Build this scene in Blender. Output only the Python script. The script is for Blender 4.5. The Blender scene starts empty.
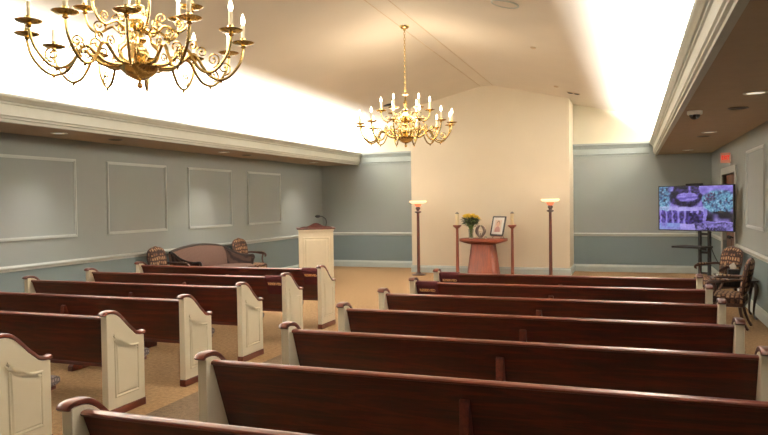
import bpy, bmesh, math, random
from mathutils import Vector, Matrix
random.seed(7)
PI = math.pi
C = bpy.context.scene.collection
R = math.radians

# ------------------------------------------------------------------ mesh kit
class MB:
    """collects simple shapes into ONE mesh"""
    def __init__(s): s.v = []; s.f = []
    def add(s, vs, fs):
        n = len(s.v); s.v += [tuple(p) for p in vs]; s.f += [tuple(i + n for i in q) for q in fs]; return s
    def box(s, x0, x1, y0, y1, z0, z1):
        vs = [(x, y, z) for z in (z0, z1) for y in (y0, y1) for x in (x0, x1)]
        return s.add(vs, [(0, 2, 3, 1), (4, 5, 7, 6), (0, 1, 5, 4), (2, 6, 7, 3), (0, 4, 6, 2), (1, 3, 7, 5)])
    def prism(s, pts, a, b, axis='x'):
        """polygon of (p, q) pairs extruded along axis from a to b; x:(y,z) y:(x,z) z:(x,y)"""
        n = len(pts)
        def P(p, t):
            return {'x': (t, p[0], p[1]), 'y': (p[0], t, p[1]), 'z': (p[0], p[1], t)}[axis]
        vs = [P(p, a) for p in pts] + [P(p, b) for p in pts]
        fs = [tuple(range(n))[::-1], tuple(range(n, 2 * n))]
        fs += [(i, (i + 1) % n, n + (i + 1) % n, n + i) for i in range(n)]
        return s.add(vs, fs)
    def lathe(s, prof, n=24, c=(0, 0, 0), cap=True):
        """(r, z) pairs turned about a vertical axis through c"""
        vs = []; m = len(prof)
        for r, z in prof:
            for k in range(n):
                a = 2 * PI * k / n
                vs.append((c[0] + r * math.cos(a), c[1] + r * math.sin(a), c[2] + z))
        fs = []
        for j in range(m - 1):
            for k in range(n):
                fs.append((j * n + k, j * n + (k + 1) % n, (j + 1) * n + (k + 1) % n, (j + 1) * n + k))
        if cap:
            if prof[0][0] > 1e-4: fs.append(tuple(range(n))[::-1])
            if prof[-1][0] > 1e-4: fs.append(tuple((m - 1) * n + k for k in range(n)))
        return s.add(vs, fs)
    def tube(s, pts, rad, n=8, flat=1.0):
        """round bar along a path; rad is a number or one per point"""
        P = [Vector(p) for p in pts]; m = len(P)
        rr = rad if isinstance(rad, (list, tuple)) else [rad] * m
        up = Vector((0, 0, 1)); vs = []; prev = None
        for i in range(m):
            t = (P[min(i + 1, m - 1)] - P[max(i - 1, 0)]).normalized()
            if prev is None:
                a = t.cross(up)
                if a.length < 1e-3: a = t.cross(Vector((0, 1, 0)))
            else:
                a = prev - t * prev.dot(t)
            a.normalize(); b = t.cross(a).normalized(); prev = a
            for k in range(n):
                an = 2 * PI * k / n
                vs.append(P[i] + a * (rr[i] * math.cos(an)) + b * (rr[i] * flat * math.sin(an)))
        fs = [tuple(range(n))[::-1], tuple((m - 1) * n + k for k in range(n))]
        for i in range(m - 1):
            for k in range(n):
                fs.append((i * n + k, i * n + (k + 1) % n, (i + 1) * n + (k + 1) % n, (i + 1) * n + k))
        return s.add(vs, fs)
    def pillow(s, outline, y_front, y_back, n_ring=5, lean=0.0, z_ref=0.0, edge=0.35):
        """upholstered pad: outline (x, z), bulging to y_front and y_back"""
        n = len(outline)
        cx = sum(p[0] for p in outline) / n; cz = sum(p[1] for p in outline) / n
        ym = 0.5 * (y_front + y_back)
        for side, yy in ((0, y_front), (1, y_back)):
            vs = []; fs = []
            for j in range(n_ring + 1):
                sc = 1 - j / n_ring
                d = edge + (1 - edge) * math.sqrt(max(0, 1 - sc ** 3)) if j else edge
                for x, z in outline:
                    X = cx + (x - cx) * sc; Z = cz + (z - cz) * sc
                    vs.append((X, ym + (yy - ym) * d + lean * (Z - z_ref), Z))
            for j in range(n_ring):
                for k in range(n):
                    q = (j * n + k, j * n + (k + 1) % n, (j + 1) * n + (k + 1) % n, (j + 1) * n + k)
                    fs.append(q if side == 0 else q[::-1])
            s.add(vs, fs)
        vs = [(x, ym + (y_front - ym) * edge + lean * (z - z_ref), z) for x, z in outline] + \
             [(x, ym + (y_back - ym) * edge + lean * (z - z_ref), z) for x, z in outline]
        s.add(vs, [(i, n + i, n + (i + 1) % n, (i + 1) % n) for i in range(n)])
        return s
    def ball(s, c, r, n=10, sq=(1, 1, 1)):
        prof = []
        m = max(5, n // 2)
        vs = []; fs = []
        for j in range(m + 1):
            th = PI * j / m
            for k in range(n):
                a = 2 * PI * k / n
                vs.append((c[0] + r * sq[0] * math.sin(th) * math.cos(a), c[1] + r * sq[1] * math.sin(th) * math.sin(a), c[2] - r * sq[2] * math.cos(th)))
        for j in range(m):
            for k in range(n):
                fs.append((j * n + k, j * n + (k + 1) % n, (j + 1) * n + (k + 1) % n, (j + 1) * n + k))
        return s.add(vs, fs)
    def xf(s, M):
        s.v = [tuple(M @ Vector(p)) for p in s.v]; return s
    def build(s, name, mat, parent=None, bevel=0.0, smooth=True, loc=None, seg=2):
        me = bpy.data.meshes.new(name)
        me.from_pydata(s.v, [], s.f)
        bm = bmesh.new(); bm.from_mesh(me)
        bmesh.ops.remove_doubles(bm, verts=bm.verts, dist=1e-6)
        bmesh.ops.recalc_face_normals(bm, faces=bm.faces)
        bm.to_mesh(me); bm.free()
        if smooth:
            for p in me.polygons: p.use_smooth = True
            me.set_sharp_from_angle(angle=R(40))
        me.materials.append(mat)
        o = bpy.data.objects.new(name, me); C.objects.link(o)
        if parent: o.parent = parent
        if loc: o.location = loc
        if bevel:
            b = o.modifiers.new('soft_edges', 'BEVEL'); b.width = bevel; b.segments = seg
            b.limit_method = 'ANGLE'; b.angle_limit = R(40); b.harden_normals = False
        return o

def spline(pts, k=6):
    """Catmull-Rom through the points"""
    P = [Vector(p) for p in pts]; out = []
    for i in range(len(P) - 1):
        p0 = P[max(i - 1, 0)]; p1 = P[i]; p2 = P[i + 1]; p3 = P[min(i + 2, len(P) - 1)]
        for j in range(k):
            t = j / k
            out.append(0.5 * ((2 * p1) + (p2 - p0) * t + (2 * p0 - 5 * p1 + 4 * p2 - p3) * t * t + (3 * p1 - p0 - 3 * p2 + p3) * t ** 3))
    out.append(P[-1]); return out

def lerp_list(vals, n):
    out = []
    for i in range(n):
        t = i / (n - 1) * (len(vals) - 1); j = min(int(t), len(vals) - 2)
        out.append(vals[j] + (vals[j + 1] - vals[j]) * (t - j))
    return out

def inset(poly, d):
    """inset a counter-clockwise polygon of (a, b)"""
    n = len(poly); out = []
    for i in range(n):
        p, a, b = Vector(poly[i]), Vector(poly[i - 1]), Vector(poly[(i + 1) % n])
        e1 = (p - a).normalized(); e2 = (b - p).normalized()
        n1 = Vector((-e1.y, e1.x)); n2 = Vector((-e2.y, e2.x))
        m = (n1 + n2); L = m.length
        m = m / L if L > 1e-6 else n1
        c = max(0.45, m.dot(n1))
        q = p + m * (d / c); out.append((q.x, q.y))
    return out

def tag(o, label=None, cat=None, group=None, kind=None):
    if label: o['label'] = label
    if cat: o['category'] = cat
    if group: o['group'] = group
    if kind: o['kind'] = kind
    return o

def thing(name, label, cat, loc=(0, 0, 0), rz=0.0, group=None):
    o = bpy.data.objects.new(name, None); C.objects.link(o)
    o.empty_display_size = 0.1
    o.location = loc; o.rotation_euler = (0, 0, rz)
    return tag(o, label, cat, group)

def struct(o): o['kind'] = 'structure'; return o

def copy_tree(o, parent=None):
    kids = list(o.children)
    c = o.copy(); C.objects.link(c)
    if parent: c.parent = parent
    for k in kids: copy_tree(k, c)
    return c

def lettering(name, text, size, mat, parent, loc, rot, depth=0.002, width=None):
    cu = bpy.data.curves.new(name, 'FONT'); cu.body = text; cu.size = size; cu.extrude = depth
    cu.align_x = 'CENTER'; cu.align_y = 'CENTER'; cu.offset = size * 0.035
    t = bpy.data.objects.new(name, cu); C.objects.link(t)
    bpy.context.view_layer.update()
    me = bpy.data.meshes.new_from_object(t.evaluated_get(bpy.context.evaluated_depsgraph_get()))
    C.objects.unlink(t); bpy.data.objects.remove(t)
    if width:
        xs = [v.co.x for v in me.vertices]; k = width / (max(xs) - min(xs))
        for v in me.vertices: v.co.x *= k
    me.materials.clear(); me.materials.append(mat); me.name = name
    o = bpy.data.objects.new(name, me); C.objects.link(o); o.parent = parent
    o.location = loc; o.rotation_euler = rot
    return o

# ------------------------------------------------------------------ materials
def lin(c):
    return tuple(((x / 255) / 12.92 if x / 255 <= 0.04045 else (((x / 255) + 0.055) / 1.055) ** 2.4) for x in c) + (1,)

class NT:
    def __init__(s, name):
        s.m = bpy.data.materials.new(name); s.m.use_nodes = True
        s.t = s.m.node_tree; s.b = s.t.nodes['Principled BSDF']
    def n(s, kind, **kw):
        q = s.t.nodes.new(kind)
        for k, v in kw.items():
            if k in q.inputs: q.inputs[k].default_value = v
            else: setattr(q, k, v)
        return q
    def l(s, a, b): s.t.links.new(a, b)
    def coord(s, scale=(1, 1, 1), which='Object'):
        tc = s.n('ShaderNodeTexCoord'); mp = s.n('ShaderNodeMapping'); mp.inputs['Scale'].default_value = scale
        s.l(tc.outputs[which], mp.inputs['Vector']); return mp.outputs['Vector']
    def ramp(s, fac, stops):
        r = s.n('ShaderNodeValToRGB'); e = r.color_ramp.elements
        while len(e) > 1: e.remove(e[-1])
        e[0].position = stops[0][0]; e[0].color = stops[0][1]
        for p, c in stops[1:]:
            q = e.new(p); q.color = c
        s.l(fac, r.inputs['Fac']); return r.outputs['Color']
    def bump(s, h, strength=0.2, dist=0.01):
        b = s.n('ShaderNodeBump', Strength=strength, Distance=dist); s.l(h, b.inputs['Height']); s.l(b.outputs['Normal'], s.b.inputs['Normal'])

def plain(name, rgb, rough=0.5, metal=0.0, vary=0.05, scale=6, coat=0.0, bump=0.0, bscale=200):
    k = NT(name); c = lin(rgb)
    nz = k.n('ShaderNodeTexNoise', Scale=scale, Detail=4.0); k.l(k.coord(), nz.inputs['Vector'])
    lo = tuple(max(0, x * (1 - vary)) for x in c[:3]) + (1,); hi = tuple(min(1, x * (1 + vary)) for x in c[:3]) + (1,)
    k.l(k.ramp(nz.outputs['Fac'], [(0.3, lo), (0.7, hi)]), k.b.inputs['Base Color'])
    k.b.inputs['Roughness'].default_value = rough; k.b.inputs['Metallic'].default_value = metal
    if coat: k.b.inputs['Coat Weight'].default_value = coat; k.b.inputs['Coat Roughness'].default_value = 0.15
    if bump:
        n2 = k.n('ShaderNodeTexNoise', Scale=bscale, Detail=2.0); k.l(k.coord(), n2.inputs['Vector']); k.bump(n2.outputs['Fac'], bump, 0.004)
    return k.m

def wood(name, dark, mid, light, rough=0.3, along='x', coat=0.25):
    k = NT(name)
    sc = {'x': (1.2, 14, 14), 'z': (14, 14, 1.2), 'y': (14, 1.2, 14)}[along]
    v = k.coord(sc)
    n1 = k.n('ShaderNodeTexNoise', Scale=1.6, Detail=6.0, Roughness=0.62, Distortion=0.7); k.l(v, n1.inputs['Vector'])
    n2 = k.n('ShaderNodeTexNoise', Scale=9.0, Detail=3.0); k.l(v, n2.inputs['Vector'])
    mx = k.n('ShaderNodeMath', operation='MULTIPLY_ADD'); k.l(n2.outputs['Fac'], mx.inputs[0]); mx.inputs[1].default_value = 0.3
    k.l(n1.outputs['Fac'], mx.inputs[2])
    k.l(k.ramp(mx.outputs[0], [(0.42, lin(dark)), (0.64, lin(mid)), (0.85, lin(light))]), k.b.inputs['Base Color'])
    k.b.inputs['Roughness'].default_value = rough
    k.b.inputs['Coat Weight'].default_value = coat; k.b.inputs['Coat Roughness'].default_value = 0.22
    k.bump(n2.outputs['Fac'], 0.04, 0.002)
    return k.m

def glow(name, rgb, strength, base=None):
    k = NT(name); k.b.inputs['Base Color'].default_value = lin(base or rgb)
    k.b.inputs['Emission Color'].default_value = lin(rgb); k.b.inputs['Emission Strength'].default_value = strength
    nz = k.n('ShaderNodeTexNoise', Scale=8.0); k.l(k.coord(), nz.inputs['Vector'])
    mr = k.n('ShaderNodeMapRange'); mr.inputs['To Min'].default_value = strength * 0.92; mr.inputs['To Max'].default_value = strength * 1.08
    k.l(nz.outputs['Fac'], mr.inputs['Value']); k.l(mr.outputs['Result'], k.b.inputs['Emission Strength'])
    return k.m

def wall_paint(name, bands, rough=0.75):
    """paint that changes with height: [(z_from, rgb), ...]"""
    k = NT(name)
    g = k.n('ShaderNodeNewGeometry'); sx = k.n('ShaderNodeSeparateXYZ'); k.l(g.outputs['Position'], sx.inputs['Vector'])
    mr = k.n('ShaderNodeMath', operation='DIVIDE'); k.l(sx.outputs['Z'], mr.inputs[0]); mr.inputs[1].default_value = 5.0
    r = k.n('ShaderNodeValToRGB'); r.color_ramp.interpolation = 'CONSTANT'; e = r.color_ramp.elements
    while len(e) > 1: e.remove(e[-1])
    e[0].position = 0; e[0].color = lin(bands[0][1])
    for z, c in bands[1:]:
        q = e.new(z / 5.0); q.color = lin(c)
    k.l(mr.outputs[0], r.inputs['Fac'])
    nz = k.n('ShaderNodeTexNoise', Scale=1.2, Detail=5.0); k.l(k.coord(), nz.inputs['Vector'])
    mx = k.n('ShaderNodeMix', data_type='RGBA', blend_type='MULTIPLY'); mx.inputs['Factor'].default_value = 0.10
    k.l(r.outputs['Color'], mx.inputs['A']); k.l(nz.outputs['Color'], mx.inputs['B'])
    k.l(mx.outputs['Result'], k.b.inputs['Base Color'])
    k.b.inputs['Roughness'].default_value = rough
    n2 = k.n('ShaderNodeTexNoise', Scale=180.0, Detail=2.0); k.l(k.coord(), n2.inputs['Vector']); k.bump(n2.outputs['Fac'], 0.05, 0.002)
    return k.m

def carpet(name, a, b):
    k = NT(name); v = k.coord()
    n1 = k.n('ShaderNodeTexNoise', Scale=240.0, Detail=3.0); k.l(v, n1.inputs['Vector'])
    n2 = k.n('ShaderNodeTexNoise', Scale=26.0, Detail=4.0); k.l(v, n2.inputs['Vector'])
    mx = k.n('ShaderNodeMath', operation='MULTIPLY_ADD'); k.l(n2.outputs['Fac'], mx.inputs[0]); mx.inputs[1].default_value = 0.6
    k.l(n1.outputs['Fac'], mx.inputs[2])
    k.l(k.ramp(mx.outputs[0], [(0.6, lin(a)), (1.0, lin(b))]), k.b.inputs['Base Color'])
    k.b.inputs['Roughness'].default_value = 0.95
    k.b.inputs['Specular IOR Level'].default_value = 0.1
    k.bump(n1.outputs['Fac'], 0.5, 0.006)
    return k.m

def scale_fabric(name, dark, light, mid, scale=16):
    """leaf lattice upholstery"""
    k = NT(name); v = k.coord((1, 1, 0.75))
    vo = k.n('ShaderNodeTexVoronoi', feature='DISTANCE_TO_EDGE', Scale=scale, Randomness=0.35); k.l(v, vo.inputs['Vector'])
    nz = k.n('ShaderNodeTexNoise', Scale=60.0); k.l(v, nz.inputs['Vector'])
    ad = k.n('ShaderNodeMath', operation='MULTIPLY_ADD'); k.l(nz.outputs['Fac'], ad.inputs[0]); ad.inputs[1].default_value = 0.12
    k.l(vo.outputs['Distance'], ad.inputs[2])
    k.l(k.ramp(ad.outputs[0], [(0.14, lin(dark)), (0.24, lin(mid)), (0.42, lin(light))]), k.b.inputs['Base Color'])
    k.b.inputs['Roughness'].default_value = 0.85
    k.bump(vo.outputs['Distance'], 0.2, 0.004)
    return k.m

def stripe_fabric(name, a, b):
    k = NT(name); v = k.coord((1, 1, 1))
    w = k.n('ShaderNodeTexWave', Scale=9.0, Distortion=2.5, Detail=2.0); w.bands_direction = 'X'; k.l(v, w.inputs['Vector'])
    nz = k.n('ShaderNodeTexNoise', Scale=90.0); k.l(v, nz.inputs['Vector'])
    ad = k.n('ShaderNodeMath', operation='MULTIPLY_ADD'); k.l(nz.outputs['Fac'], ad.inputs[0]); ad.inputs[1].default_value = 0.5
    k.l(w.outputs['Fac'], ad.inputs[2])
    k.l(k.ramp(ad.outputs[0], [(0.3, lin(a)), (1.1, lin(b))]), k.b.inputs['Base Color'])
    k.b.inputs['Roughness'].default_value = 0.9
    return k.m

def attr_mat(name, emit=0.0, rough=0.4):
    k = NT(name); a = k.n('ShaderNodeVertexColor'); a.layer_name = 'paint'
    if emit:
        k.b.inputs['Base Color'].default_value = (0.01, 0.01, 0.012, 1)
        k.l(a.outputs['Color'], k.b.inputs['Emission Color']); k.b.inputs['Emission Strength'].default_value = emit
    else: k.l(a.outputs['Color'], k.b.inputs['Base Color'])
    k.b.inputs['Roughness'].default_value = rough
    return k.m

def glass_mat(name, rgb=(240, 245, 240)):
    k = NT(name); k.b.inputs['Base Color'].default_value = lin(rgb)
    k.b.inputs['Transmission Weight'].default_value = 0.92; k.b.inputs['Roughness'].default_value = 0.05; k.b.inputs['IOR'].default_value = 1.3
    nz = k.n('ShaderNodeTexNoise', Scale=20.0); k.l(k.coord(), nz.inputs['Vector']); k.bump(nz.outputs['Fac'], 0.03, 0.002)
    return k.m

M = {}
M['mahogany'] = wood('mahogany', (36, 9, 4), (64, 18, 7), (94, 31, 13), 0.42, coat=0.12)
M['rail_wood'] = wood('rail_wood', (72, 28, 18), (96, 40, 26), (118, 54, 36), 0.32, coat=0.4)
M['cap_wood'] = wood('cap_wood', (62, 24, 15), (86, 36, 22), (108, 48, 32), 0.32, along='y', coat=0.4)
M['red_wood'] = wood('red_wood', (86, 34, 13), (116, 50, 21), (140, 66, 30), 0.55, along='z', coat=.03)
M['red_wood_flat'] = wood('red_wood_flat', (86, 34, 13), (116, 50, 21), (140, 66, 30), 0.55, along='x', coat=.03)
M['dark_wood'] = wood('dark_wood', (40, 20, 14), (62, 32, 22), (84, 46, 32), 0.35, along='z')
M['lamp_wood'] = wood('lamp_wood', (66, 32, 22), (88, 44, 32), (112, 58, 44), 0.4, along='z')
M['wax'] = plain('wax', (222, 206, 168), 0.5, vary=0.03)
M['black_wood'] = wood('black_wood', (20, 12, 10), (34, 20, 16), (48, 30, 24), 0.35, along='z')
M['cream'] = plain('cream_paint', (216, 208, 186), 0.42, vary=0.03, scale=3, bump=0.04)
M['white_paint'] = plain('white_paint', (226, 216, 192), 0.45, vary=0.03)
M['trim'] = plain('trim_paint', (186, 192, 190), 0.45, vary=0.03)
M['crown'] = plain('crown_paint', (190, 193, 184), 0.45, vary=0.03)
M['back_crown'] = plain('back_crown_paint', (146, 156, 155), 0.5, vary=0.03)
M['soffit'] = plain('soffit_bounce_beige', (168, 150, 128), 0.8, vary=0.04)  # white soffit, with warm bounce off the carpet put into its colour
M['ceiling'] = plain('ceiling_paint', (220, 209, 192), 0.85, vary=0.02, scale=1.5, bump=0.04)
M['altar_wall'] = plain('altar_wall_paint', (228, 217, 196), 0.8, vary=0.02, scale=1.5, bump=0.04)
GREY = (147, 154, 152); BLUE = (114, 128, 131); CREAM = (220, 212, 192)
M['wall'] = wall_paint('wall_paint', [(0, BLUE), (0.89, GREY), (3.05, CREAM)])
M['base'] = plain('baseboard_paint', (178, 188, 186), 0.45, vary=0.03)
M['carpet'] = carpet('tan_carpet', (120, 96, 68), (164, 134, 100))
M['runner'] = carpet('runner_carpet', (86, 72, 57), (124, 106, 86))
M['brass'] = plain('brass', (206, 178, 116), 0.22, 1.0, vary=0.12, scale=12)
M['candle'] = plain('candle_sleeve', (250, 240, 215), 0.5, vary=0.02)
M['bulb'] = glow('bulb_glow', (255, 240, 212), 12.0)
M['lamp_glass'] = glow('lamp_glass', (255, 214, 172), 1.15)
M['lamp_pink'] = glow('lamp_pink_glass', (238, 140, 100), 0.55)
M['downlight'] = glow('downlight_glow', (255, 240, 215), 1.0)
M['exit'] = glow('exit_face', (215, 130, 104), 0.25, (200, 150, 130))
M['exit_red'] = glow('exit_letters', (230, 40, 20), 0.8)
M['black'] = plain('black_plastic', (13, 12, 13), 0.6, vary=0.1)
M['grey_metal'] = plain('grey_metal', (120, 116, 110), 0.35, 0.6)
M['velvet'] = plain('burgundy_velvet', (74, 14, 18), 0.9, vary=0.2, scale=40)
M['gold'] = plain('gold_thread', (255, 206, 140), 0.5, 0.0, vary=0.1)
M['cushion'] = scale_fabric('pew_cushion_fabric', (66, 58, 56), (124, 112, 108), (94, 82, 80), 40)
M['chair_fabric'] = scale_fabric('chair_fabric', (42, 22, 17), (160, 130, 98), (112, 76, 54), 17)
M['settee_fabric'] = stripe_fabric('settee_fabric', (66, 46, 40), (116, 88, 76))
M['arm_fabric'] = stripe_fabric('settee_arm_fabric', (44, 30, 28), (84, 62, 54))
M['glass'] = glass_mat('clear_glass')
M['leaf'] = plain('leaf_green', (44, 66, 26), 0.6, vary=0.35, scale=60)
M['stem'] = plain('stem_green', (92, 122, 46), 0.5, vary=0.2, scale=40)
M['petal'] = plain('yellow_petal', (238, 204, 52), 0.6, vary=0.2, scale=80)
M['pewter'] = plain('pewter', (98, 84, 76), 0.35, 0.7, vary=0.2, scale=30)
M['ivory'] = plain('ivory', (226, 208, 184), 0.5)
M['tissue'] = plain('tissue_white', (236, 234, 228), 0.9)
M['screen'] = attr_mat('screen_picture', 1.05, 0.2)
M['photo'] = attr_mat('photo_print', 0, 0.4)
M['door'] = wood('door_wood', (70, 38, 24), (96, 54, 34), (118, 70, 46), 0.4, along='z')
M['seam'] = plain('ceiling_seam', (204, 182, 154), 0.9)
M['dome'] = plain('smoked_dome', (16, 16, 18), 0.08, coat=0.6)

# ------------------------------------------------------------------ room shell (metres, +Y towards the front wall)
XL, XR, YB, YF = -8.08, 1.73, 17.3, -2.6
XC = -3.22
RIDGE, SLOPE, HALF = 4.48, 0.235, 0.15
def ceil_z(x): return RIDGE - SLOPE * max(0.0, abs(x - XC) - HALF)

struct(MB().box(XL - .15, XR + .15, YF - .15, YB + .15, -.12, 0).build('floor', M['carpet'], smooth=False))
struct(MB().box(XL - .15, XL, YF, YB, 0, ceil_z(XL) + .05).build('wall_left', M['wall'], smooth=False))
gable = [(XL - .15, 0), (XR + .15, 0), (XR + .15, ceil_z(XR)), (XC + HALF, RIDGE), (XC - HALF, RIDGE), (XL - .15, ceil_z(XL))]
struct(MB().prism(gable, YB, YB + .15, 'y').build('wall_back', M['wall'], smooth=False))
struct(MB().prism(gable, YF - .15, YF, 'y').build('wall_rear', M['wall'], smooth=False))
# right wall has a doorway
DY0, DY1, DZ = 13.45, 15.25, 2.2
w = MB(); w.box(XR, XR + .15, YF, DY0, 0, ceil_z(XR) + .05); w.box(XR, XR + .15, DY1, YB, 0, ceil_z(XR) + .05)
w.box(XR, XR + .15, DY0, DY1, DZ, ceil_z(XR) + .05)
struct(w.build('wall_right', M['wall'], smooth=False))
# vaulted ceiling
cp = [(XL - .15, ceil_z(XL - .15)), (XC - HALF, RIDGE), (XC + HALF, RIDGE), (XR + .15, ceil_z(XR + .15)), (XR + .15, ceil_z(XR) + .2), (XC, RIDGE + .2), (XL - .15, ceil_z(XL) + .2)]
struct(MB().prism(cp, YF - .15, YB + .15, 'y').build('ceiling', M['ceiling'], smooth=False))
trim_no = [0]
def trim(mb, mat, bevel=0.0, smooth=False):
    trim_no[0] += 1
    return struct(mb.build('trim_%d' % trim_no[0], mat, bevel=bevel, smooth=smooth))
for sx in (-1, 1):
    x = XC + sx * HALF
    trim(MB().box(x - .007, x + .007, YF, 16.19, RIDGE - .005, RIDGE + .004), M['seam'])
# altar wall
AX0, AX1, AY = -5.13, -1.33, 16.2
ap = [(AX0, 0), (AX1, 0), (AX1, ceil_z(AX1) + .01), (XC + HALF, RIDGE + .01), (XC - HALF, RIDGE + .01), (AX0, ceil_z(AX0) + .01)]
struct(MB().prism(ap, AY, YB, 'y').build('wall_center', M['altar_wall'], smooth=False))
# soffits with their crown fascia
SB = 2.775
def fascia(side):
    e = XR if side > 0 else XL
    fx = lambda d: XC + side * d           # d = distance from the room's centre line
    body = [(fx(3.76), SB), (e, SB), (e, 2.9), (fx(3.76), 2.9)]
    cr = [(3.742, SB - .012), (3.742, SB + .02), (3.72, SB + .03), (3.72, SB + .052), (3.705, SB + .065), (3.705, SB + .19), (3.69, SB + .2), (3.69, SB + .222),
          (3.672, SB + .228), (3.655, SB + .25), (3.635, SB + .27), (3.628, SB + .285), (3.628, SB + .312), (3.8, SB + .312), (3.8, SB - .012)]
    crp = [(fx(d), z) for d, z in cr]
    o = MB().prism(body, YF, YB, 'y').build('ceiling_soffit', M['soffit'], smooth=False); struct(o)
    trim(MB().prism(crp, YF, YB, 'y'), M['crown'])
fascia(1); fascia(-1)
# crown across the back wall
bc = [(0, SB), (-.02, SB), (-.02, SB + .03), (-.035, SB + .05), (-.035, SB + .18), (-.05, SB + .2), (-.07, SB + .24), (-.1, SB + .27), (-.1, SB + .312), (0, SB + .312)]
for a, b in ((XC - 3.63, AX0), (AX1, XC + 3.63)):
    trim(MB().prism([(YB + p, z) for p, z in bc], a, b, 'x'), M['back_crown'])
# chair rails
rail = [(0, .855), (.012, .858), (.016, .885), (.03, .895), (.032, .915), (.014, .925), (.008, .935), (0, .938)]
trim(MB().prism([(XL + d, z) for d, z in rail], YF, YB, 'y'), M['trim'])
for a, b in ((YF, DY0 - .13), (DY1 + .13, YB)):
    trim(MB().prism([(XR - d, z) for d, z in rail], a, b, 'y'), M['trim'])
for a, b in ((XL, AX0), (AX1, XR)):
    trim(MB().prism([(YB - d, z) for d, z in rail], a, b, 'x'), M['trim'])
# baseboards
bb = [(0, 0), (.022, 0), (.022, .13), (.012, .15), (.008, .17), (0, .175)]
struct(MB().prism([(XL + d, z) for d, z in bb], YF, YB, 'y').build('baseboard_left', M['base'], smooth=False))
o = MB(); o.prism([(XR - d, z) for d, z in bb], YF, DY0 - .13, 'y'); o.prism([(XR - d, z) for d, z in bb], DY1 + .13, YB, 'y')
struct(o.build('baseboard_right', M['base'], smooth=False))
o = MB(); o.prism([(YB - d, z) for d, z in bb], XL, AX0, 'x'); o.prism([(YB - d, z) for d, z in bb], AX1, XR, 'x')
struct(o.build('baseboard_back', M['base'], smooth=False))
o = MB(); o.prism([(AY - d, z) for d, z in bb], AX0 - .02, AX1 + .02, 'x'); o.box(AX0 - .022, AX0, AY, YB, 0, .175); o.box(AX1, AX1 + .022, AY, YB, 0, .175)
struct(o.build('baseboard_center', M['base'], smooth=False))
# picture-frame mouldings on the side walls
def panel_frame(xw, sgn, y0, y1, z0, z1):
    m = MB(); wd = .045
    def bar(ya, yb, za, zb):
        m.box(min(xw, xw + sgn * .012), max(xw, xw + sgn * .012), ya, yb, za, zb)
    bar(y0, y1, z0, z0 + wd); bar(y0, y1, z1 - wd, z1); bar(y0, y0 + wd, z0 + wd, z1 - wd); bar(y1 - wd, y1, z0 + wd, z1 - wd)
    x2 = xw + sgn * .012; x3 = xw + sgn * .022; a, b = min(x2, x3), max(x2, x3)
    i, j = .012, .03
    m.box(a, b, y0 + i, y1 - i, z0 + i, z0 + j); m.box(a, b, y0 + i, y1 - i, z1 - j, z1 - i)
    m.box(a, b, y0 + i, y0 + j, z0 + j, z1 - j); m.box(a, b, y1 - j, y1 - i, z0 + j, z1 - j)
    trim(m, M['trim'])
for k in range(-2, 3):
    panel_frame(XL, 1, 9.0 + 2.185 * k, 10.53 + 2.185 * k, 1.28, 2.48)
for y0 in (4.0, 6.2, 8.4, 10.62):
    panel_frame(XR, -1, y0, y0 + 1.56, 1.27, 2.48)
# doorway: casing and two leaves
m = MB()
m.box(XR - .025, XR + .15, DY0 - .12, DY0, 0, DZ + .12); m.box(XR - .025, XR + .15, DY1, DY1 + .12, 0, DZ + .12); m.box(XR - .025, XR + .15, DY0, DY1, DZ, DZ + .12)
trim(m, M['trim'], bevel=.006)
d = thing('door_1', None, None, (XR + .09, DY0, 0)); struct(d)
for i in range(2):
    a = .01 + i * .895
    lf = MB().box(-.025, .025, a, a + .88, .01, DZ - .01).build('door_leaf', M['door'], d, bevel=.004)
    for z0, z1 in ((.2, .95), (1.1, 2.0)):
        MB().box(-.034, -.025, a + .13, a + .75, z0, z1).build('door_panel', M['door'], lf, bevel=.006)
    yk = a + (.8 if i == 0 else .08)
    MB().lathe([(.012, 0), (.012, .04), (.03, .05), (.032, .07), (.02, .085), (0, .088)], 16).xf(Matrix.Translation((-.025, yk, 1.0)) @ Matrix.Rotation(-PI / 2, 4, 'Y')).build('door_knob', M['black'], lf)

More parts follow.
